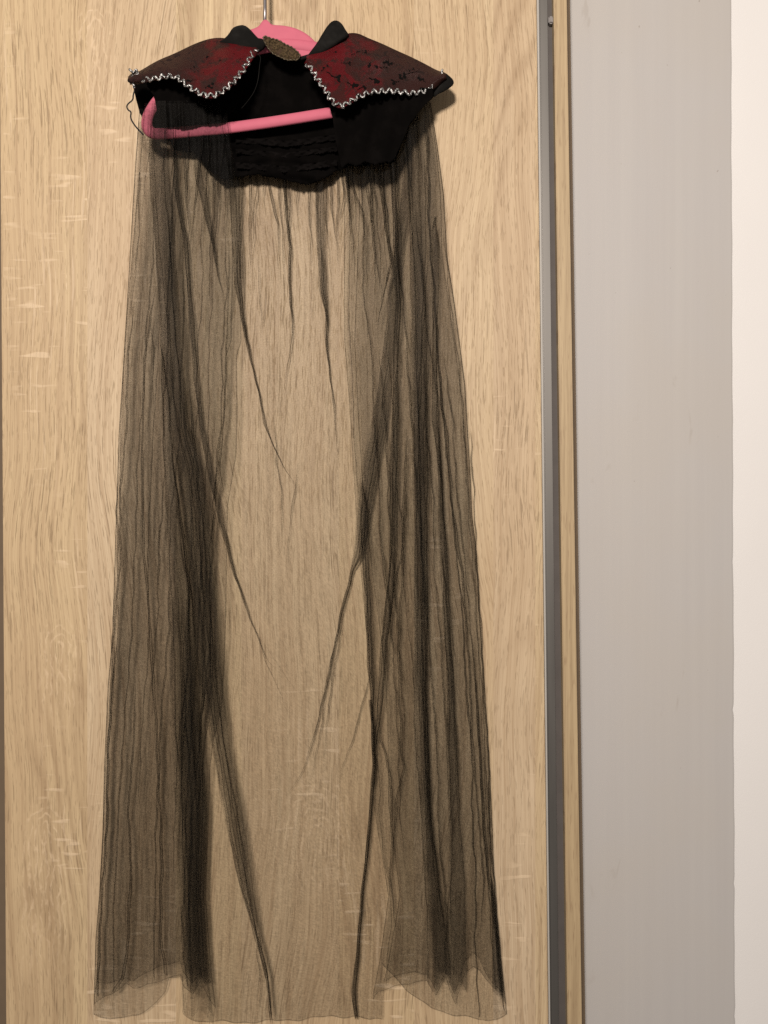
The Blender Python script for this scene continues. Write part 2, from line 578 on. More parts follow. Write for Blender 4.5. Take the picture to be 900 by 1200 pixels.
# neck plate
def plate(bm, outline, d, thick, bulge, rings=((.9, .7), (.6, 1.0)), smooth=1):
    o_ = smooth_path(outline, smooth, True)
    c = o_.mean(0)
    fr = [[bm.verts.new(P(x, y, d)) for x, y in o_]]
    for (s, b) in rings:
        fr.append([bm.verts.new(P(c[0] + (x - c[0]) * s, c[1] + (y - c[1]) * s, d + bulge * b)) for x, y in o_])
    bk = [bm.verts.new(P(x, y, d - thick)) for x, y in o_]
    n = len(o_)
    cen = bm.verts.new(P(c[0], c[1], d + bulge))
    for A, B in zip(fr[:-1], fr[1:]):
        for i in range(n):
            bm.faces.new((A[i], A[(i + 1) % n], B[(i + 1) % n], B[i]))
    for i in range(n):
        bm.faces.new((fr[-1][i], fr[-1][(i + 1) % n], cen))
        bm.faces.new((fr[0][i], bk[i], bk[(i + 1) % n], fr[0][(i + 1) % n]))
    bm.faces.new(bk)
neck = [(288, 47), (292, 35), (299, 33), (304, 30), (307, 25), (310.5, 22.5), (314, 24), (318, 29), (326, 29.5), (337, 30.5), (349, 34), (360, 40), (370, 49), (376, 60),
        (366, 69), (345, 66), (328, 61), (312, 54), (298, 53)]
plate(bm, neck, HD + .001, .009, .0015, ((.96, .7), (.85, 1.0)))
obj('hanger_frame', bm, M_pink, hanger, True)
bm = bmesh.new()
hk = [P(310.3, 32, HD - .003), P(310.6, 10, HD - .003), P(310.4, -20, HD - .004)]
z0 = P(310.4, -20, HD - .004)
for a in range(0, 200, 15):
    r_ = .0255
    aa = math.radians(a)
    hk.append((z0[0], z0[1] + r_ - r_ * math.cos(aa), z0[2] + .012 + r_ * math.sin(aa)))
tube(bm, hk, .0020, 10)
obj('hook', bm, M_hook, hanger, True)

# ------------------------------------------------------------------ the cape
cape = thing('cape', 'floor-length black tulle cape with red lace collar hung on a pink hanger', 'cape')

# velvet yoke (back of the cape, seen through the neck)
def sheet_between(top, bot, xs, dfun, rows=36, jag=0.0):
    xs = np.asarray(xs, float)
    tp, bt = curve(top, xs), curve(bot, xs)
    bt = bt + jag * (rng.random(len(xs)) - .5) * 2
    v = np.linspace(0, 1, rows)[:, None]
    Y = tp[None] * (1 - v) + bt[None] * v
    X = np.repeat(xs[None], rows, 0)
    return PN(X, Y, dfun(X, Y))

yt = [(157, 99), (200, 78), (260, 62), (300, 55), (309, 50), (316, 57), (325, 64), (338, 69), (350, 71), (362, 68), (400, 62), (460, 80), (508, 104)]
yb = [(157, 103), (162, 126), (167, 140), (180, 152), (200, 166), (205, 177), (228, 178.5), (238, 191), (250, 203), (262, 211), (275, 208), (285, 207),
      (300, 205), (320, 207), (335, 211), (345, 214), (358, 216.5), (370, 213), (382, 208), (390, 203), (400, 198), (410, 194), (430, 193), (450, 192),
      (462, 190), (470, 171), (480, 146), (495, 126), (508, 113)]
def yd(X, Y):
    base = .017 + .004 * np.sin(X / 31) * np.sin(Y / 19 + 1)
    ruff = .0022 * np.sin(Y / 2.9 + 1.4 * np.sin(X / 23)) * np.clip((Y - 155) / 20, 0, 1)
    pl = .0018 * np.sin(X / 3.6 + 1.3 * np.sin(Y / 13)) * np.clip((Y - 175) / 20, 0, 1)
    return base + ruff + pl
grid_mesh('yoke', sheet_between(yt, yb, np.arange(157, 508.5, 1.5), yd, 60, 1.4), M_velvet, cape, .0015)
# velvet front edge lying over the hanger bar on the right
ft = [(383, 100), (420, 100), (508, 104)]
fb = [(383, 118), (386, 126), (391, 140), (393, 165), (400, 198), (408, 192), (418, 195.5), (428, 190), (440, 193.5), (450, 190), (458, 191), (463, 186), (470, 170), (480, 146), (495, 126), (508, 113)]
grid_mesh('front_edge', sheet_between(ft, fb, np.arange(383, 508.5, 1.5),
          lambda X, Y: .041 + .0018 * np.sin(X / 4.5 + .05 * Y), 40, .9), M_velvet, cape, .0015)

ft = [(172, 88), (200, 84), (262, 90), (292, 80)]
fb = [(172, 100), (177, 107), (181, 113), (183.5, 124), (186, 142), (198, 148), (215, 147.5), (245, 144), (262, 140), (275, 128), (285, 108), (292, 92)]
grid_mesh('front_edge', sheet_between(ft, fb, np.arange(172, 292.5, 1.5),
          lambda X, Y: .044 + .0018 * np.sin(X / 5.5 + .04 * Y), 30, .7), M_velvet, cape, .0015)

# ruffled lace bands low on the inside of the yoke
for (y0, y1, h_) in ((160, 157, 7), (174, 171, 6), (190, 187, 7)):
    xs = np.arange(276, 396, .8)
    tp = [(276, y0), (336, y0 + 5), (396, y1)]
    bt = [(276, y0 + h_), (336, y0 + h_ + 5), (396, y1 + h_)]
    grid_mesh('lace_band', sheet_between(tp, bt, xs, lambda X, Y: 0.0225 + .0014 * np.sin(X / 2.3 + 1.5 * np.sin(X / 13 + Y)) + .0015 * np.sin(X / 17), 6, .8), M_band, cape)
# wings of the collar
def wing(top, bot, dtop, dbot, n=70, rows=22, sag=.006):
    T = resample(smooth_path(top, 2), 1.0); B = resample(smooth_path(bot, 2), 1.0)
    def at(A, u):
        i = np.linspace(0, 1, len(A))
        return np.interp(u, i, A[:, 0]), np.interp(u, i, A[:, 1])
    u = np.linspace(0, 1, n)
    tx, ty = at(T, u); bx, by = at(B, u)
    v = np.linspace(0, 1, rows)[:, None]
    X = tx * (1 - v) + bx * v
    Y = ty * (1 - v) + by * v
    wt, wb = curve(dtop, u), curve(dbot, u)
    d = wt * (1 - v) + wb * v + sag * np.sin(np.pi * v) + .0012 * np.sin(X / 7 + Y / 9) * np.sin(np.pi * v)
    return X, Y, d
lt = [(151, 92), (158, 88), (165, 85.5), (185, 73), (205, 65), (228, 53.5), (245, 47.5), (258, 46), (272, 48), (288, 52), (300, 56)]
lb = [(152, 97), (170, 96), (185, 94), (198, 91.5), (206, 92), (214, 98), (228, 110), (247, 118.5), (265, 108), (283, 90), (302, 60)]
LX, LY, LD = wing(lt, lb, [(0, .05), (.5, .040), (1, .040)], [(0, .052), (.5, .072), (.72, .080), (1, .046)])
wl = grid_mesh('collar_wing', PN(LX, LY, LD), M_satin, cape, .002)
wl['label'] = 'left red satin collar wing veiled in black lace'
rt = [(360, 68), (372, 61), (390, 49), (407, 40.5), (419, 40.5), (430, 46), (445, 52), (462, 60), (480, 68), (500, 78), (510, 84), (522, 88)]
rb = [(358, 73), (367, 87), (375, 99), (384, 113), (397, 130.5), (410, 122.5), (432, 110), (458, 108.5), (485, 112), (502, 109), (510, 101), (522, 91)]
RX, RY, RD = wing(rt, rb, [(0, .046), (.35, .036), (1, .028)], [(0, .048), (.40, .062), (.8, .042), (1, .030)])
wr = grid_mesh('collar_wing', PN(RX, RY, RD), M_satin, cape, .002)
wr['label'] = 'right red satin collar wing veiled in black lace'
# black underside showing past the trims
bm = bmesh.new()
plate(bm, [(498, 108), (507, 97), (512, 87), (517, 83), (521, 85), (525, 87.5), (531.5, 93.5), (532, 99), (526, 104), (518, 108.5), (514, 110), (509, 114), (500, 116)], .030, .006, .002)
obj('wing_tip', bm, M_neck, cape, True)
bm = bmesh.new()
plate(bm, [(150, 97), (149, 93), (153, 86), (162, 83.5), (168, 88), (166, 95), (158, 98)], .0485, .004, .003)
obj('wing_tip', bm, M_neck, cape, True)
# stand-up collar points
bm = bmesh.new()
plate(bm, [(252, 50), (262, 46), (268, 40), (272, 33), (278, 30), (286, 29), (293, 34), (299, 41), (304, 46), (312, 49), (311, 56), (304, 62), (292, 60), (272, 56)], .043, .005, .006)
obj('collar_point', bm, M_neck, cape, True)
bm = bmesh.new()
plate(bm, [(357, 70), (364, 60), (371, 51), (378, 39), (384, 29.5), (390, 24), (396, 24), (401, 28), (405, 35), (410, 42), (398, 50), (384, 60), (370, 68)], .044, .005, .006)
obj('collar_point', bm, M_neck, cape, True)
# thin binding that joins them behind the label
bm = bmesh.new()
tube(bm, [P(x, y, .040) for x, y in smooth_path([(301, 47), (309, 48), (318, 57), (330, 65), (342, 69), (352, 69), (362, 66)], 2)], .0022, 8)
obj('neck_binding', bm, M_neck, cape, True)
# label
bm = bmesh.new()
lab = [(308, 43), (311, 42), (317, 45), (327, 47), (334, 52), (342, 55), (351, 62.5), (352, 66), (348, 71), (343, 70), (337, 71), (325, 65.5), (319, 62.5), (314, 56), (310.5, 51)]
plate(bm, lab, .044, .003, .0016)
lb_o = obj('neck_label', bm, M_label, cape, True)
bm = bmesh.new()
lp = resample(np.concatenate([smooth_path(lab, 2, True), smooth_path(lab, 2, True)[:1]]), 1.6)
tube(bm, [P(x + .5 * math.sin(i * 2.1), y + .5 * math.cos(i * 2.1), 0.0450 + .0008 * math.sin(i * 1.3)) for i, (x, y) in enumerate(lp[:-1])], .0008, 6, 1, True)
obj('label_border', bm, M_labeledge, lb_o, True)

# silver zigzag trims: rick-rack swept along the wing edges
def zigzag(path, dep, period=9.2, amp=4.9, seed=1):
    r = random.Random(seed)
    p = resample(smooth_path(path, 2), period / 2)
    n = len(p)
    q = []
    for i in range(n):
        a, b = p[max(0, i - 1)], p[min(n - 1, i + 1)]
        t = (b - a) / max(1e-6, np.linalg.norm(b - a))
        nn = np.array([-t[1], t[0]])
        s = (1 if i % 2 else -1) * amp * r.uniform(.8, 1.12)
        q.append(np.append(p[i] + nn * s + t * r.uniform(-.8, .8), i / (n - 1)))
    q = smooth_path(q, 2)
    bm = bmesh.new()
    pts = [P(x, y, float(np.interp(u, dep[0], dep[1])) + .0008 * r.uniform(-1, 1)) for x, y, u in q]
    tube(bm, pts, [.00128 * r.uniform(.85, 1.2) for _ in pts], 6)
    # second, thinner strand twisted round it
    pts2 = [(x + .0009 * math.cos(i * 1.9), y - .0007, z + .0009 * math.sin(i * 1.9)) for i, (x, y, z) in enumerate(pts)]
    tube(bm, pts2, .0008, 5)
    return bm
def dep_of(Dgrid, off=.0035):
    d = Dgrid[-1]
    return (np.linspace(0, 1, len(d)), d + off)
ltrim = [(154, 93), (170, 93.5), (185, 91.5), (198, 88.5), (206, 89), (214, 95.5), (228, 107), (247, 115), (265, 105), (283, 87), (298, 58)]
obj('zigzag_trim', zigzag(ltrim, dep_of(LD), seed=2), M_braid, wl, True)
bm = zigzag([(152, 84), (160, 82.5), (164, 86), (158, 91), (153, 97), (158, 101)], ([0, 1], [.055, .055]), 7, 2.4, 5)
obj('zigzag_trim', bm, M_braid, wl, True)
rtrim = [(358, 73), (366, 83), (374, 95), (383, 109), (396, 127), (409, 120), (431, 108), (457, 106), (484, 109.5), (500, 107), (506, 99), (511, 90), (520, 86)]
obj('zigzag_trim', zigzag(rtrim, dep_of(RD), seed=3), M_braid, wr, True)

# raised lace sprigs
def lace_flower(bm, X, Y, Dg, u, v, size, r):
    rows, n = X.shape
    j, i = int(u * (n - 1)), int(v * (rows - 1))
    cx, cy, cd = X[i, j], Y[i, j], Dg[i, j] + .0026
    def lobe(px, py, rx, ry, ang):
        vs = []
        for k in range(8):
            a = 2 * math.pi * k / 8
            ex, ey = rx * math.cos(a), ry * math.sin(a)
            vs.append((px + ex * math.cos(ang) - ey * math.sin(ang), py + ex * math.sin(ang) + ey * math.cos(ang)))
        # follow the wing
        ring = []
        for (x, y) in vs:
            kk = np.argmin((X - x) ** 2 + (Y - y) ** 2)
            ring.append(bm.verts.new(P(x, y, Dg.ravel()[kk] + .0024)))
        kk = np.argmin((X - px) ** 2 + (Y - py) ** 2)
        c = bm.verts.new(P(px, py, Dg.ravel()[kk] + .0034))
        for k in range(8):
            bm.faces.new((ring[k], ring[(k + 1) % 8], c))
    for k in range(r.randint(3, 5)):
        a, q = r.uniform(0, 6.3), size * r.uniform(.15, .6)
        lobe(cx + q * math.cos(a), cy + q * .8 * math.sin(a), size * r.uniform(.22, .42), size * r.uniform(.16, .30), r.uniform(0, 3))
    b = r.uniform(-.6, .6) + (math.pi if r.random() < .5 else 0)
    px, py = cx, cy
    for k in range(r.randint(3, 6)):
        b += r.uniform(-.6, .6)
        px += size * .38 * math.cos(b); py += size * .30 * math.sin(b)
        lobe(px, py, size * r.uniform(.16, .27), size * r.uniform(.06, .13), b + r.uniform(-.5, .5))
r = random.Random(11)
for (par, X, Y, Dg, spots) in ((wl, LX, LY, LD, [(.68, .45, 8.5), (.50, .45, 8), (.58, .78, 6), (.80, .35, 6), (.36, .45, 6), (.24, .5, 5), (.74, .25, 6), (.62, .3, 7), (.44, .72, 5), (.85, .6, 4)]),
                               (wr, RX, RY, RD, [(.30, .62, 7), (.42, .72, 6.5), (.24, .25, 6), (.52, .45, 9), (.62, .30, 9), (.72, .55, 8), (.44, .22, 7), (.84, .5, 6), (.36, .40, 5), (.18, .55, 5), (.56, .72, 7), (.66, .75, 6), (.76, .3, 7), (.48, .85, 5)])):
    for (u, v, s) in spots:
        bm = bmesh.new()
        lace_flower(bm, X, Y, Dg, u, v, s, r)
        obj('lace_sprig', bm, M_lace, par, True)
# loose cord at the left shoulder
bm = bmesh.new()
cp = smooth_path([(157, 100), (158, 106), (156, 111), (156, 117), (150, 121.5), (148.3, 125), (150, 129), (154, 131), (152.6, 138), (157, 146), (164, 154), (168, 158)], 2)
tube(bm, [P(x, y, .045) for x, y in cp], .00085, 6)
obj('loose_cord', bm, M_thread, cape, True)
bm = bmesh.new()
cp = smooth_path([(300, 62), (306, 66), (304, 78), (303, 92), (299, 106), (291, 118), (283, 127)], 2)
tube(bm, [P(x, y, .05) for x, y in cp], .0004, 5)
obj('loose_cord', bm, M_neck, cape, True)

# ------------------------------------------------------------------ tulle panels
def ycurve(pts, y):
    a = np.array(pts, float)
    return np.interp(y, a[:, 0], a[:, 1])

def rand_wave(rg, n, kx, ky):
    return [(rg.uniform(*kx) * rg.choice([-1, 1]), rg.uniform(*ky) * rg.choice([-1, 1]), rg.uniform(0, 6.28), rg.uniform(.5, 1)) for _ in range(n)]

def ribbon(yy, xl, xr, d0, rg, curl=.0028, slant=None):
    """one layer of a pleat, its two long edges rolled back; a narrow one stands up as a sharp crease"""
    w_ = float((xr - xl).max())
    nc = int(max(13, min(70, w_ / .45)))
    e = np.linspace(-1, 1, nc)
    u = .5 + .5 * np.sin(e * np.pi / 2)                      # columns gather at the rolled edges
    jit = [sum(a * np.sin(yy / k + p) for a, k, p in ((.7, 61, rg.uniform(0, 6)), (.45, 19, rg.uniform(0, 6)), (.25, 7, rg.uniform(0, 6)))) for _ in range(2)]
    wd = np.maximum(xr - xl, .05)
    f = np.clip(wd / 8, 0, 1)
    both = .7 * (np.sin(yy / 26 + jit[0][0] * 9) + .6 * np.sin(yy / 9 + jit[1][0] * 9)) * np.clip(1.3 - wd / 9, 0, 1)
    L = xl + jit[0] * f + both; R = np.maximum(xr + jit[1] * f + both, L + .05)
    if slant is None:
        slant = rg.uniform(-1, 1) * min(22, w_ * 1.1)
    if slant == 0:
        yend = np.full(nc, yy[-1])
    else:
        yend = yy[-1] + slant * (u - .5) - abs(slant) * .5 + min(6, w_ * .25) * np.sin(u * np.pi * 2 + rg.uniform(0, 6)) - 2
    v = (yy - yy[0]) / max(1e-6, yy[-1] - yy[0])
    Y = yy[0] + (yend[None] - yy[0]) * v[:, None]
    X = L[:, None] + (R - L)[:, None] * u[None]
    wv = rand_wave(rg, 5, (.10, .45), (.002, .012))
    rip = sum(a * np.sin(kx * X + ky * Y + p) for kx, ky, p, a in wv) / 2.2
    wide = np.clip((wd - 3) / 6, 0, 1)[:, None]
    Dd = np.repeat(np.asarray(d0)[:, None], nc, 1) + .0016 * rip * wide
    c_ = np.abs(2 * u - 1)[None]
    Dd = Dd + wide * curl * (1 - c_ ** 6) + (1 - wide) * np.clip(wd / 2.3, .0, 1)[:, None] * .0062 * (1 - c_ ** 2)
    return PN(X, Y, np.maximum(Dd, .0026))

def strands(l, r, y0, y1, d0, count, seed, spread=2.0, step=4.0, y1s=None):
    """several layers of net bundled between two lines"""
    rg = np.random.default_rng(seed)
    out = []
    for q in range(count):
        yy = np.arange(y0, (y1s[q % len(y1s)] if y1s else y1) + .1, step)
        xl, xr = ycurve(l, yy), ycurve(r, yy)
        wq = (xr - xl)
        a, b = rg.uniform(-.1, 1) * spread, rg.uniform(-.1, 1) * spread
        f = np.clip(wq / 12, .1, 1)
        out.append(ribbon(yy, xl + a * f, xr - b * f, ycurve(d0, yy) + .0022 * q, rg))
    for q in range(count + 2):                                  # creases along the bundle
        y_a, y_b = y0 + (y1 - y0) * rg.uniform(0, .4), y0 + (y1 - y0) * rg.uniform(.65, .98)
        yy = np.arange(y_a, y_b, step)
        if len(yy) < 12:
            continue
        xl, xr = ycurve(l, yy), ycurve(r, yy)
        t_ = np.linspace(0, 1, len(yy))
        cc_ = xl + (xr - xl) * (rg.uniform(.03, .97) * (1 - t_) + rg.uniform(.03, .97) * t_)
        ww = rg.uniform(.7, 1.5) * np.clip(np.minimum(np.arange(len(yy)), np.arange(len(yy))[::-1]) / 8, .1, 1) * np.clip((xr - xl) / 10, .3, 1)
        out.append(ribbon(yy, cc_ - ww / 2, cc_ + ww / 2, ycurve(d0, yy) + .004 + .0022 * count, rg, slant=0))
    return out

def net(left, right, folds, top, hem, d0, seed, step=4.0, wav=.004, fine=.0006, edge_jit=.8, pitch=.8):
    """one hanging sheet of net. left/right: [(y, x)]; folds: [[(y, xl, xr)...]] from left to right, each a Z-fold
    (three layers between xl and xr); top/hem: [(x, y)]; d0: [(y, depth)]"""
    rg = np.random.default_rng(seed)
    ys = np.arange(90, 1216, step)
    n = len(ys)
    L, R = ycurve(left, ys), ycurve(right, ys)
    fl, extra = [], []
    for f in folds:
        a = np.array(f, float)
        xl = np.interp(ys, a[:, 0], a[:, 1]); xr = np.interp(ys, a[:, 0], a[:, 2])
        inside = (ys >= a[0, 0]) & (ys <= a[-1, 0])
        w = np.where(inside, xr - xl, 0)
        # ends that are not on the hem or the top fade out
        if a[0, 0] > 200:
            w = w * np.clip((ys - a[0, 0]) / 40, 0, 1)
        if a[-1, 0] < 1140:
            w = w * np.clip((a[-1, 0] - ys) / 110, 0, 1) ** 1.3
        c = (xl + xr) / 2
        ph, p2 = rg.uniform(0, 6.3, 2)
        c = c + edge_jit * (.8 * np.sin(ys / 23 + ph) + .5 * np.sin(ys / 8.5 + p2) + .35 * np.sin(ys / 4.1 + ph * 2)) * np.clip(4 / (w + 2), .25, 1)
        w = w * (1 + (.12 * np.sin(ys / 31 + p2) + .10 * np.sin(ys / 12 + ph)) * np.clip(5 / (w + 1), .12, 1))
        w = np.where(w < 6, w * .9, w)
        m = w > .06
        yy = ys[m]
        to_hem = a[-1, 0] >= 1140
        if to_hem:
            yy = yy[yy <= min(curve(hem, c[m][-1]), a[-1, 0])]
        k = len(yy)
        if k < 4:
            continue
        layers = 2 if w.max() > 4.8 else 1
        if w.max() > 9:                                          # sharp creases inside a broad pleat
            for q in range(4):
                f0, f1 = rg.uniform(.05, .95), rg.uniform(.05, .95)
                t_ = np.linspace(0, 1, k)
                cc_ = (c - w / 2)[m][:k] + w[m][:k] * (f0 + (f1 - f0) * t_)
                i0, i1 = int(k * rg.uniform(0, .45)), int(k * rg.uniform(.6, 1))
                if i1 - i0 > 12:
                    ww = rg.uniform(.7, 1.6) * np.clip(np.minimum(np.arange(i1 - i0), np.arange(i1 - i0)[::-1]) / 8, .1, 1) * np.clip(w[m][:k][i0:i1] / 8, .04, 1)
                    extra.append(ribbon(yy[i0:i1], cc_[i0:i1] - ww / 2, cc_[i0:i1] + ww / 2, ycurve(d0, yy[i0:i1]) + .006 * np.clip(w[m][:k][i0:i1] / 9, .06, 1), rg, slant=0))
        for q in range(layers):
            s_ = np.clip(w[m][:k] / 9, 0, 1)
            extra.append(ribbon(yy, (c - w / 2)[m][:k] + rg.uniform(0, .1) * q * w[m][:k], (c + w / 2)[m][:k] - rg.uniform(0, .1) * q * w[m][:k],
                                ycurve(d0, yy) + .0003 + .0027 * s_ + .0020 * q * np.clip(s_, .1, 1), rg, slant=None if to_hem else 0))
    base = ycurve(d0, ys)[:, None]
    waves = rand_wave(rg, 7, (.10, .34), (.002, .012))
    fwaves = rand_wave(rg, 9, (.5, 1.3), (.01, .09))
    W0 = float((R - L).max())
    nc = max(24, int(W0 / pitch))
    ed = np.array([0, .25, .5, .8, 1.15, 1.6, 2.2]) / W0       # columns gather at the cut edges
    u = np.concatenate([ed, np.linspace(2.9 / W0, 1 - 2.9 / W0, nc), 1 - ed[::-1]])[None, :]
    nc = u.shape[1]
    X = L[:, None] + (R - L)[:, None] * u
    Yg = np.repeat(ys[:, None], nc, 1)
    ripple = sum(a * np.sin(kx * X + ky * Yg + p) for kx, ky, p, a in waves) / 2.6
    crepe = sum(a * np.sin(kx * X + ky * Yg + p) for kx, ky, p, a in fwaves) / 3.0
    Dp = base + wav * np.clip((Yg - 120) / 500, .35, 1) * ripple + fine * crepe
    du = np.minimum(u, 1 - u) * W0
    Dp = Dp + .0042 * np.clip(1 - du / 1.7, 0, 1) ** 1.5           # the cut edges curl forward
    Dp = np.maximum(Dp, .0025)
    hx = X[np.searchsorted(ys, 1150)]
    tx = X[np.searchsorted(ys, 150)]
    ht = curve(hem, hx) + 1.3 * np.sin(hx / 9.3 + seed) + .8 * np.sin(hx / 4.1 + 2 * seed)
    tt = curve(top, tx)
    v = np.concatenate([np.linspace(0, .997, n - 6), .997 + .003 * np.array([.3, .5, .7, .82, .92, 1.0])])
    lift = np.clip((v - .9982) / .0018, 0, 1) ** 1.5 * .0034
    OX, OD, OY = np.empty((n, nc)), np.empty((n, nc)), np.empty((n, nc))
    for j in range(nc):
        y = tt[j] + (ht[j] - tt[j]) * v
        OY[:, j] = y
        OX[:, j] = np.interp(y, ys, X[:, j])
        OD[:, j] = np.interp(y, ys, Dp[:, j]) + lift
    return [PN(OX, OY, OD)] + extra

def line(pts):
    return [(y, x - w / 2, x + w / 2) for (y, x, w) in pts]

SIL_L = [(100, 165), (130, 163), (200, 158), (300, 152), (400, 146), (500, 139.5), (600, 136), (700, 133), (750, 131.5), (800, 126.5), (900, 122), (980, 120), (1050, 116), (1100, 112), (1187, 109.5), (1216, 111)]
SIL_R = [(100, 500), (122, 505), (173, 513), (227, 520), (300, 524), (350, 532), (450, 545), (550, 551), (600, 553), (650, 559), (720, 562), (800, 568), (880, 573), (943, 576), (1043, 580), (1114, 586.5), (1186, 594), (1216, 594)]

# back panel
def gathers(xs, seed, y0=150):
    rg = np.random.default_rng(seed)
    out = []
    for x in xs:
        ln = rg.uniform(90, 230)
        w = rg.uniform(1.6, 3.4)
        sl = (x - 340) / 340 * .12
        out.append(line([(y0, x, w), (205, x, w * 1.2), (205 + ln * .5, x + sl * ln * .5 + rg.uniform(-3, 3), w * .6), (205 + ln, x + sl * ln, .4)]))
    return out
back_f = [
    line([(150, 205, 3), (280, 201, 2.5), (420, 190, 2)]),
    line([(150, 217, 3), (250, 219, 2), (360, 222, 1)]),
    # big slanting fold on the left
    [(150, 203, 208), (217, 204, 209), (283, 214, 220), (367, 222, 227.5), (440, 226, 231.5), (500, 234, 240.5), (560, 244, 250.5), (627, 261, 266), (690, 279.5, 282), (737, 296.5, 298.4), (760, 306, 307.5), (773, 313, 314.2), (790, 329, 329.8), (806, 349, 349.4)],
    [(150, 226, 234), (210, 229, 237), (250, 239, 246), (300, 250, 254), (333, 257, 259), (380, 268, 269)],
    line([(150, 252, 4), (230, 250, 3), (300, 247, 2), (400, 246, 1)]),
    [(150, 262, 284), (207, 265, 283), (233, 268, 282.5), (283, 271, 283.5), (333, 274, 285), (360, 281, 286), (413, 290.5, 293), (460, 301.5, 303.6), (490, 309, 310.8), (513, 316, 317.5), (540, 329, 330.1), (565, 343, 343.8), (600, 354, 354.4)],
    line([(150, 298, 2), (220, 299, 1.6), (300, 297, 1.2), (360, 296, 1)]),
    line([(150, 310, 4), (207, 313, 4), (237, 320, 3.5), (260, 327.5, 2.6), (300, 325, 1.8), (345, 325, 1.2)]),
    line([(150, 331, 6), (213, 333, 5), (260, 335.5, 3), (287, 340, 2.4), (350, 341, 2), (377, 343, 1.8), (417, 338, 1.5), (480, 330, 1)]),
    line([(150, 352, 2), (215, 347, 1.8), (260, 339, 1)]),
    [(150, 367, 381), (217, 369, 380.5), (283, 371, 381.5), (333, 374, 382.5), (367, 380, 384), (407, 382.5, 384.6), (460, 389.5, 391), (500, 391.6, 392.8), (560, 396, 396.5)],
    line([(150, 395, 4), (225, 403, 4), (250, 401, 2), (300, 396, 1)]),
    # big slanting fold on the right
    [(150, 474, 483), (207, 472, 483), (267, 465, 478), (333, 457, 468), (400, 450, 464), (450, 443, 460), (500, 434, 455), (550, 425, 446), (600, 418, 437), (650, 414, 427), (667, 411, 416), (707, 402, 405), (750, 392, 394.2), (803, 381, 382.8), (850, 371.5, 373), (880, 363, 364.2), (905, 353, 354), (928, 338, 338.7), (948, 316, 316.4)],
    line([(780, 436, 2), (830, 424, 2), (870, 412, 2), (900, 400, 1.5), (950, 390, 1)]),
    line([(150, 500, 3), (300, 505, 2.5), (500, 520, 2), (700, 540, 2), (900, 553, 2), (1100, 558, 2), (1200, 560, 1)]),
    line([(480, 322, .8), (540, 324, 1.4), (600, 331, 1.4), (670, 328, .8)]),
    line([(530, 352, .8), (580, 344, 1.4), (630, 338, 1.2), (690, 334, .7)]),
    line([(290, 302, .8), (360, 306, 1.4), (420, 303, .8)]),
    line([(500, 551, 2), (700, 561, 2), (850, 570, 2), (1000, 576, 3), (1100, 583, 3), (1200, 591, 1)]),
]
back_hem = [(105, 1186), (112, 1188), (130, 1196), (160, 1190), (183, 1176), (194, 1163), (198, 1147), (212, 1144), (214, 1188), (230, 1197), (255, 1198), (300, 1198), (345, 1195), (380, 1192),
            (415, 1191), (432, 1196), (446, 1195), (448.5, 1128), (460, 1141), (475, 1160), (490, 1174), (503, 1181), (520, 1187), (545, 1193), (568, 1197), (594, 1187)]
def tucks(n_, x0, x1, y0f, seed, lmin=40, lmax=170):
    rg = np.random.default_rng(seed)
    out = []
    for x in np.linspace(x0, x1, n_) + rg.uniform(-4, 4, n_):
        y0 = curve(y0f, x) - 22
        ln = rg.uniform(lmin, lmax)
        w = rg.uniform(1.4, 4.2)
        sl = (x - 340) / 340 * .18 + rg.uniform(-.05, .05)
        out.append(line([(y0, x, w), (y0 + 30, x + sl * 30, w), (y0 + 30 + ln * .4, x + sl * ln * .6, w * .55), (y0 + 30 + ln * .8, x + sl * ln, .9), (y0 + 30 + ln, x + sl * ln * 1.1, .5)]))
    return out
back_f += [line([(735, 299, .5), (780, 314, 1.2), (815, 331, 1.0), (860, 343, .5)]), line([(745, 303, .4), (790, 333, .9), (830, 362, .4)]),
           line([(790, 385, .5), (850, 377, 1.2), (905, 366, .9), (960, 345, .4)]), line([(700, 405, .5), (760, 396, 1.3), (850, 382, 1.0), (940, 376, .4)]),
           line([(505, 314, .4), (545, 322, 1.1), (600, 327, .5)]), line([(1095, 301, .8), (1140, 304, 1.3), (1170, 299, .6)]), line([(1130, 309, .6), (1160, 305, 1.0), (1185, 303, .4)])]
def long_folds(n_, xa, xb, seed):
    """fine pleats running from the gathers to the hem; xa, xb give the panel's edges at a height"""
    rg = np.random.default_rng(seed)
    out = []
    for f in (np.arange(n_) + rg.uniform(.1, .9, n_)) / n_:
        y0, y1 = rg.uniform(200, 420), rg.choice([rg.uniform(820, 1100), 1190])
        yy = np.linspace(y0, y1, 9)
        g = np.clip(f + np.cumsum(rg.uniform(-.022, .022, 9)), .03, .97)
        w = rg.uniform(1.1, 2.4)
        out.append([(y, ycurve(xa, y) * (1 - q) + ycurve(xb, y) * q - w * k / 2, ycurve(xa, y) * (1 - q) + ycurve(xb, y) * q + w * k / 2)
                    for y, q, k in zip(yy, g, np.r_[.5, rg.uniform(.6, 1.2, 7), .5])])
    return out
back_f += tucks(26, 240, 470, yb, 5)
back = net(SIL_L, SIL_R, back_f, [(100, 130), (200, 150), (300, 180), (400, 175), (480, 130), (520, 115)], back_hem,
           [(90, .008), (250, .007), (600, .0055), (1200, .0055)], 21, wav=.0022)
join_grids('back_panel', back, M_tulle, cape)

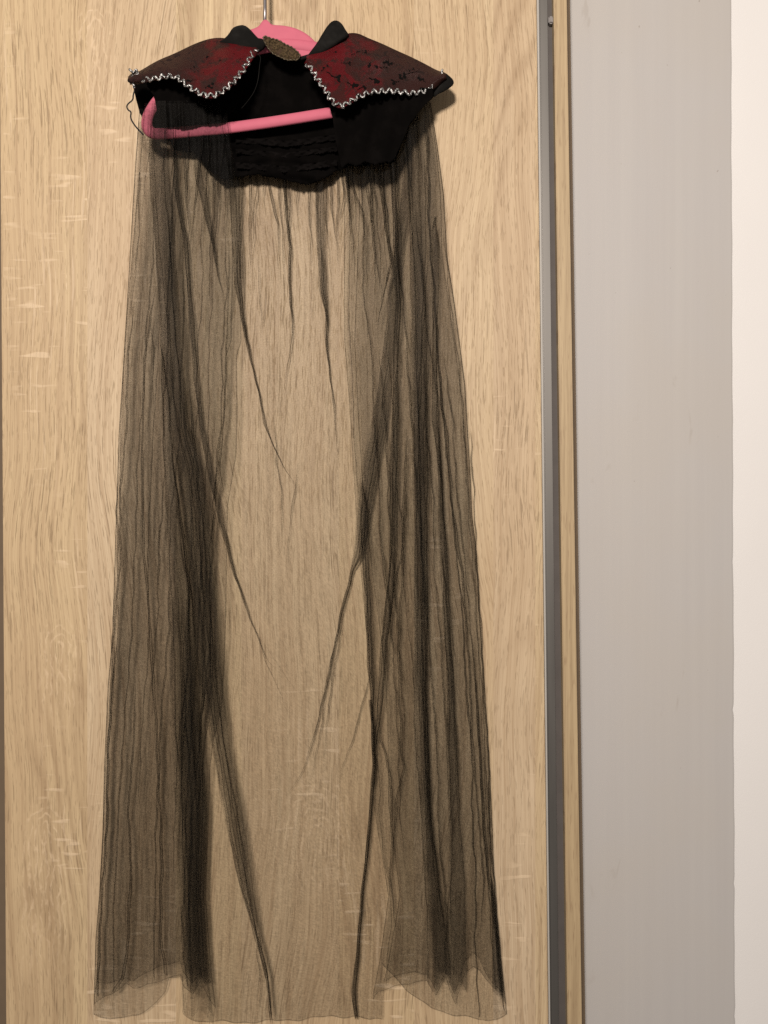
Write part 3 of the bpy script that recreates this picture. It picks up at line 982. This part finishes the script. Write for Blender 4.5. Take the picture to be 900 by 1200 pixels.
# left front panel
L_in = [(100, 262), (150, 268), (210, 276), (300, 281), (400, 283), (417, 277.5), (483, 278.5), (533, 277), (593, 267), (717, 265), (783, 263), (830, 260), (869, 250), (900, 246.5), (950, 245), (1000, 243), (1050, 241.5), (1100, 245), (1140, 248), (1198, 255)]
left_f = [
    line([(200, 165, 1.5), (300, 160, 1.5), (420, 152, 1)]),
    line([(560, 139, 3), (700, 136, 2.5), (800, 130, 3), (900, 127, 3), (1000, 124, 2.6), (1100, 117, 3), (1180, 113, 4)]),
    line([(800, 160, 2), (880, 155, 2.5), (950, 151, 2.2), (1020, 153, 3), (1080, 151, 3), (1120, 150, 3), (1150, 143, 4), (1175, 128, 3)]),
    line([(330, 183, 2.5), (400, 173, 2), (430, 168.5, 2.2), (500, 167, 3), (560, 167, 3), (650, 168.5, 2.8), (700, 173, 2.8), (767, 178, 3.2), (883, 184, 3.4), (943, 188, 3.2), (1037, 189, 3.2), (1114, 190, 4), (1150, 194, 4)]),
    line([(380, 178, 3.5), (413, 180.5, 3), (460, 179, 1.8), (520, 181, 1)]),
    [(400, 187, 192), (550, 193, 205), (650, 195, 220), (750, 197, 225), (850, 200, 232), (900, 203, 240), (950, 206, 244), (1050, 211, 240), (1140, 213, 246), (1195, 216, 253)],
    line([(450, 222, 3), (560, 232, 3), (660, 236, 3), (760, 240, 2), (850, 236, 3), (960, 232, 3), (1100, 232, 3), (1195, 236, 3)]),
    line([(500, 262, 2), (560, 256, 2.6), (600, 252, 1.6), (660, 248, 1.6)]),
]
left_hem = [(105, 1184), (113, 1174), (130, 1167), (140, 1160), (148, 1153), (156, 1157), (180, 1153), (205, 1146), (212, 1143), (215, 1155), (225, 1165), (235, 1150), (243, 1172), (255, 1196)]
left_f += long_folds(9, SIL_L, L_in, 61)
left_f += tucks(7, 178, 262, [(160, 160), (300, 195)], 8, 60, 200)
lp_ = net(SIL_L, L_in, left_f, [(100, 118), (170, 128), (200, 118), (300, 118)], left_hem, [(90, .047), (190, .044), (320, .024), (600, .018), (1200, .016)], 22, wav=.0032)
lp2 = net([(y, x + 3 + 3 * math.sin(y / 90)) for y, x in SIL_L], [(y, x - 12 + 6 * math.sin(y / 130)) for y, x in L_in], [], [(100, 120), (300, 122)],
          [(x, y - 14 - 6 * math.sin(x / 14)) for x, y in left_hem], [(90, .050), (190, .047), (320, .028), (600, .021), (1200, .019)], 42, wav=.003)
lp_ = lp_ + lp2
# the dense strip that runs down from the shoulder and twists off to a point
st_l = [(100, 180), (140, 177), (200, 174), (300, 181), (400, 187), (500, 197), (550, 206), (600, 213), (700, 222), (800, 232), (869, 246), (950, 260), (1000, 270), (1043, 279), (1099, 298), (1150, 311.5), (1198, 316.5)]
st_r = [(100, 196), (140, 197), (200, 199), (300, 206), (400, 214), (500, 222), (550, 238), (600, 244), (700, 252), (800, 262), (869, 268.5), (950, 283), (1043, 296), (1099, 303), (1150, 314.5), (1198, 319)]
ml = lambda f0, f1: [(y, a + (b - a) * f0, a + (b - a) * f1) for y, a, b in [(yy, ycurve(st_l, yy), ycurve(st_r, yy)) for yy in range(100, 1216, 50)]]
strip = strands(st_l, st_r, 118, 1198, [(90, .052), (190, .048), (320, .030), (600, .024), (1200, .020)], 3, 23, 2.5)
b2_l = [(100, 190), (540, 200), (700, 214), (850, 206), (900, 205), (950, 208), (1050, 212), (1140, 214), (1200, 217)]
b2_r = [(100, 192), (540, 203), (700, 226), (850, 234), (900, 238), (950, 243), (1050, 240), (1140, 244), (1200, 252)]
band = strands(b2_l, b2_r, 520, 1190, [(90, .026), (1200, .022)], 3, 31, 8, y1s=[1188, 1165, 1196])
join_grids('front_panel', lp_ + strip + band, M_tulle, cape)['label'] = 'left front panel of black tulle'

# right front panel
R_in = [(100, 396), (150, 398), (243, 403), (400, 403.5), (483, 410), (550, 414), (607, 417.5), (683, 424), (750, 430), (800, 433.5), (850, 435), (883, 436), (940, 437), (1037, 453), (1050, 455), (1100, 448.5), (1130, 444), (1167, 436.5), (1198, 443)]
right_f = [
    line([(150, 410, 4), (217, 413, 4), (250, 427, 3.4), (300, 425, 2.4), (333, 425, 2.2), (387, 432, 2), (440, 429, 1)]),
    [(560, 422, 428), (600, 423, 432), (650, 424, 433), (700, 427, 437), (770, 430, 438), (850, 435, 440), (900, 438, 441)],
    line([(150, 428, 4), (220, 431, 4), (270, 437, 2.5), (330, 440, 2), (400, 436, 1)]),
    line([(150, 441, 5), (207, 446, 5), (267, 452, 4), (310, 458, 3), (360, 447, 2), (420, 440, 1)]),
    [(150, 455, 462), (250, 459, 466), (350, 463, 470), (450, 461, 468), (550, 457, 467), (650, 456, 465), (700, 452, 462), (750, 447, 455), (820, 442, 450), (880, 437, 443), (940, 436, 439)],
    line([(560, 476, 3), (643, 473, 3), (690, 462, 3), (740, 455, 2), (800, 450, 1.5)]),
    line([(830, 444, 2), (869, 447, 2.6), (912, 458, 3), (974, 459.5, 3.2), (1033, 457, 4), (1080, 464, 3), (1118, 468, 2)]),
    line([(500, 476, 3), (560, 474, 3), (640, 472, 3), (737, 468, 3), (817, 468, 3), (883, 471, 3), (900, 473, 3), (943, 464, 3), (1021, 460, 3.4), (1060, 458, 2)]),
    [(110, 470, 488), (200, 476, 492), (300, 480, 496), (400, 481, 500), (500, 482, 501), (550, 484, 502), (700, 485, 502), (800, 485, 500), (850, 489, 502), (900, 491, 503), (950, 494, 505), (1000, 498, 511), (1050, 501, 516), (1100, 502, 524), (1140, 508, 528), (1190, 516, 534)],
    [(250, 504, 516), (300, 505, 515), (400, 506, 513), (500, 507, 514), (560, 513.5, 518), (650, 515, 524), (700, 518, 526), (800, 522, 533), (880, 525, 537), (950, 526, 538), (1000, 526, 543), (1050, 525, 545), (1100, 525, 546), (1140, 529, 549), (1190, 530, 545)],
    line([(420, 514, 3), (560, 527, 3), (667, 540, 3), (767, 550, 2.6), (850, 552, 2.4), (950, 560, 2), (1037, 567, 2.5), (1086, 563, 2.6), (1121, 551, 2)]),
    line([(780, 556, 2), (866, 562, 3), (959, 566, 3), (1024, 572, 3.5), (1068, 579, 4), (1130, 585, 4), (1190, 588, 4)]),
    [(1020, 574, 577), (1070, 576, 582), (1120, 577, 586), (1160, 577, 590), (1190, 582, 592)],
]
right_hem = [(430, 1186), (437, 1176), (446, 1162), (470, 1156), (485, 1151), (500, 1148), (512, 1168), (522, 1146), (533, 1178), (545, 1140), (555, 1131), (562, 1136), (570, 1150), (577, 1158), (585, 1165), (594, 1187)]
right_f += long_folds(9, R_in, SIL_R, 62)
right_f += tucks(13, 402, 500, [(400, 190), (465, 182), (500, 125)], 9, 60, 220)
rp_ = net(R_in, SIL_R, right_f, [(380, 118), (470, 112), (520, 106)], right_hem, [(90, .028), (190, .029), (320, .022), (600, .018), (1200, .016)], 24, wav=.0035)
thr = [(780, 431), (850, 434.5), (897, 437), (937, 434), (981, 430), (1037, 424.5), (1114, 418), (1161, 412), (1175, 412.5), (1198, 416)]
wd = [(780, .3), (820, .4), (880, 4.4), (920, 3.6), (981, 3.8), (1040, 2.6), (1114, 3.4), (1161, 5), (1198, 3.5)]
th_r = [(y, x + ycurve(wd, y)) for y, x in thr]
thread = strands(thr, th_r, 820, 1199, [(90, .016), (1200, .010)], 3, 25, 1.0)
rp2 = net([(y, x + 14 + 5 * math.sin(y / 110)) for y, x in R_in], [(y, x - 4 + 2.5 * math.sin(y / 80)) for y, x in SIL_R], [], [(380, 120), (470, 114), (520, 110)],
          [(x, y - 10 - 6 * math.sin(x / 12)) for x, y in right_hem], [(90, .026), (190, .027), (320, .026), (600, .021), (1200, .019)], 44, wav=.003)
rp_ = rp_ + rp2
c2_l = [(100, 482), (200, 491), (300, 488), (400, 485), (500, 484), (700, 487), (850, 491), (950, 497), (1050, 503), (1140, 509), (1200, 517)]
c2_r = [(100, 500), (200, 512), (300, 513), (400, 507), (500, 500), (700, 500), (850, 502), (950, 505), (1050, 515), (1140, 527), (1200, 533)]
band2 = strands(c2_l, c2_r, 112, 1160, [(90, .030), (250, .028), (1200, .022)], 1, 33, 1.0)
join_grids('front_panel', rp_ + thread + band2, M_tulle, cape)['label'] = 'right front panel of black tulle'
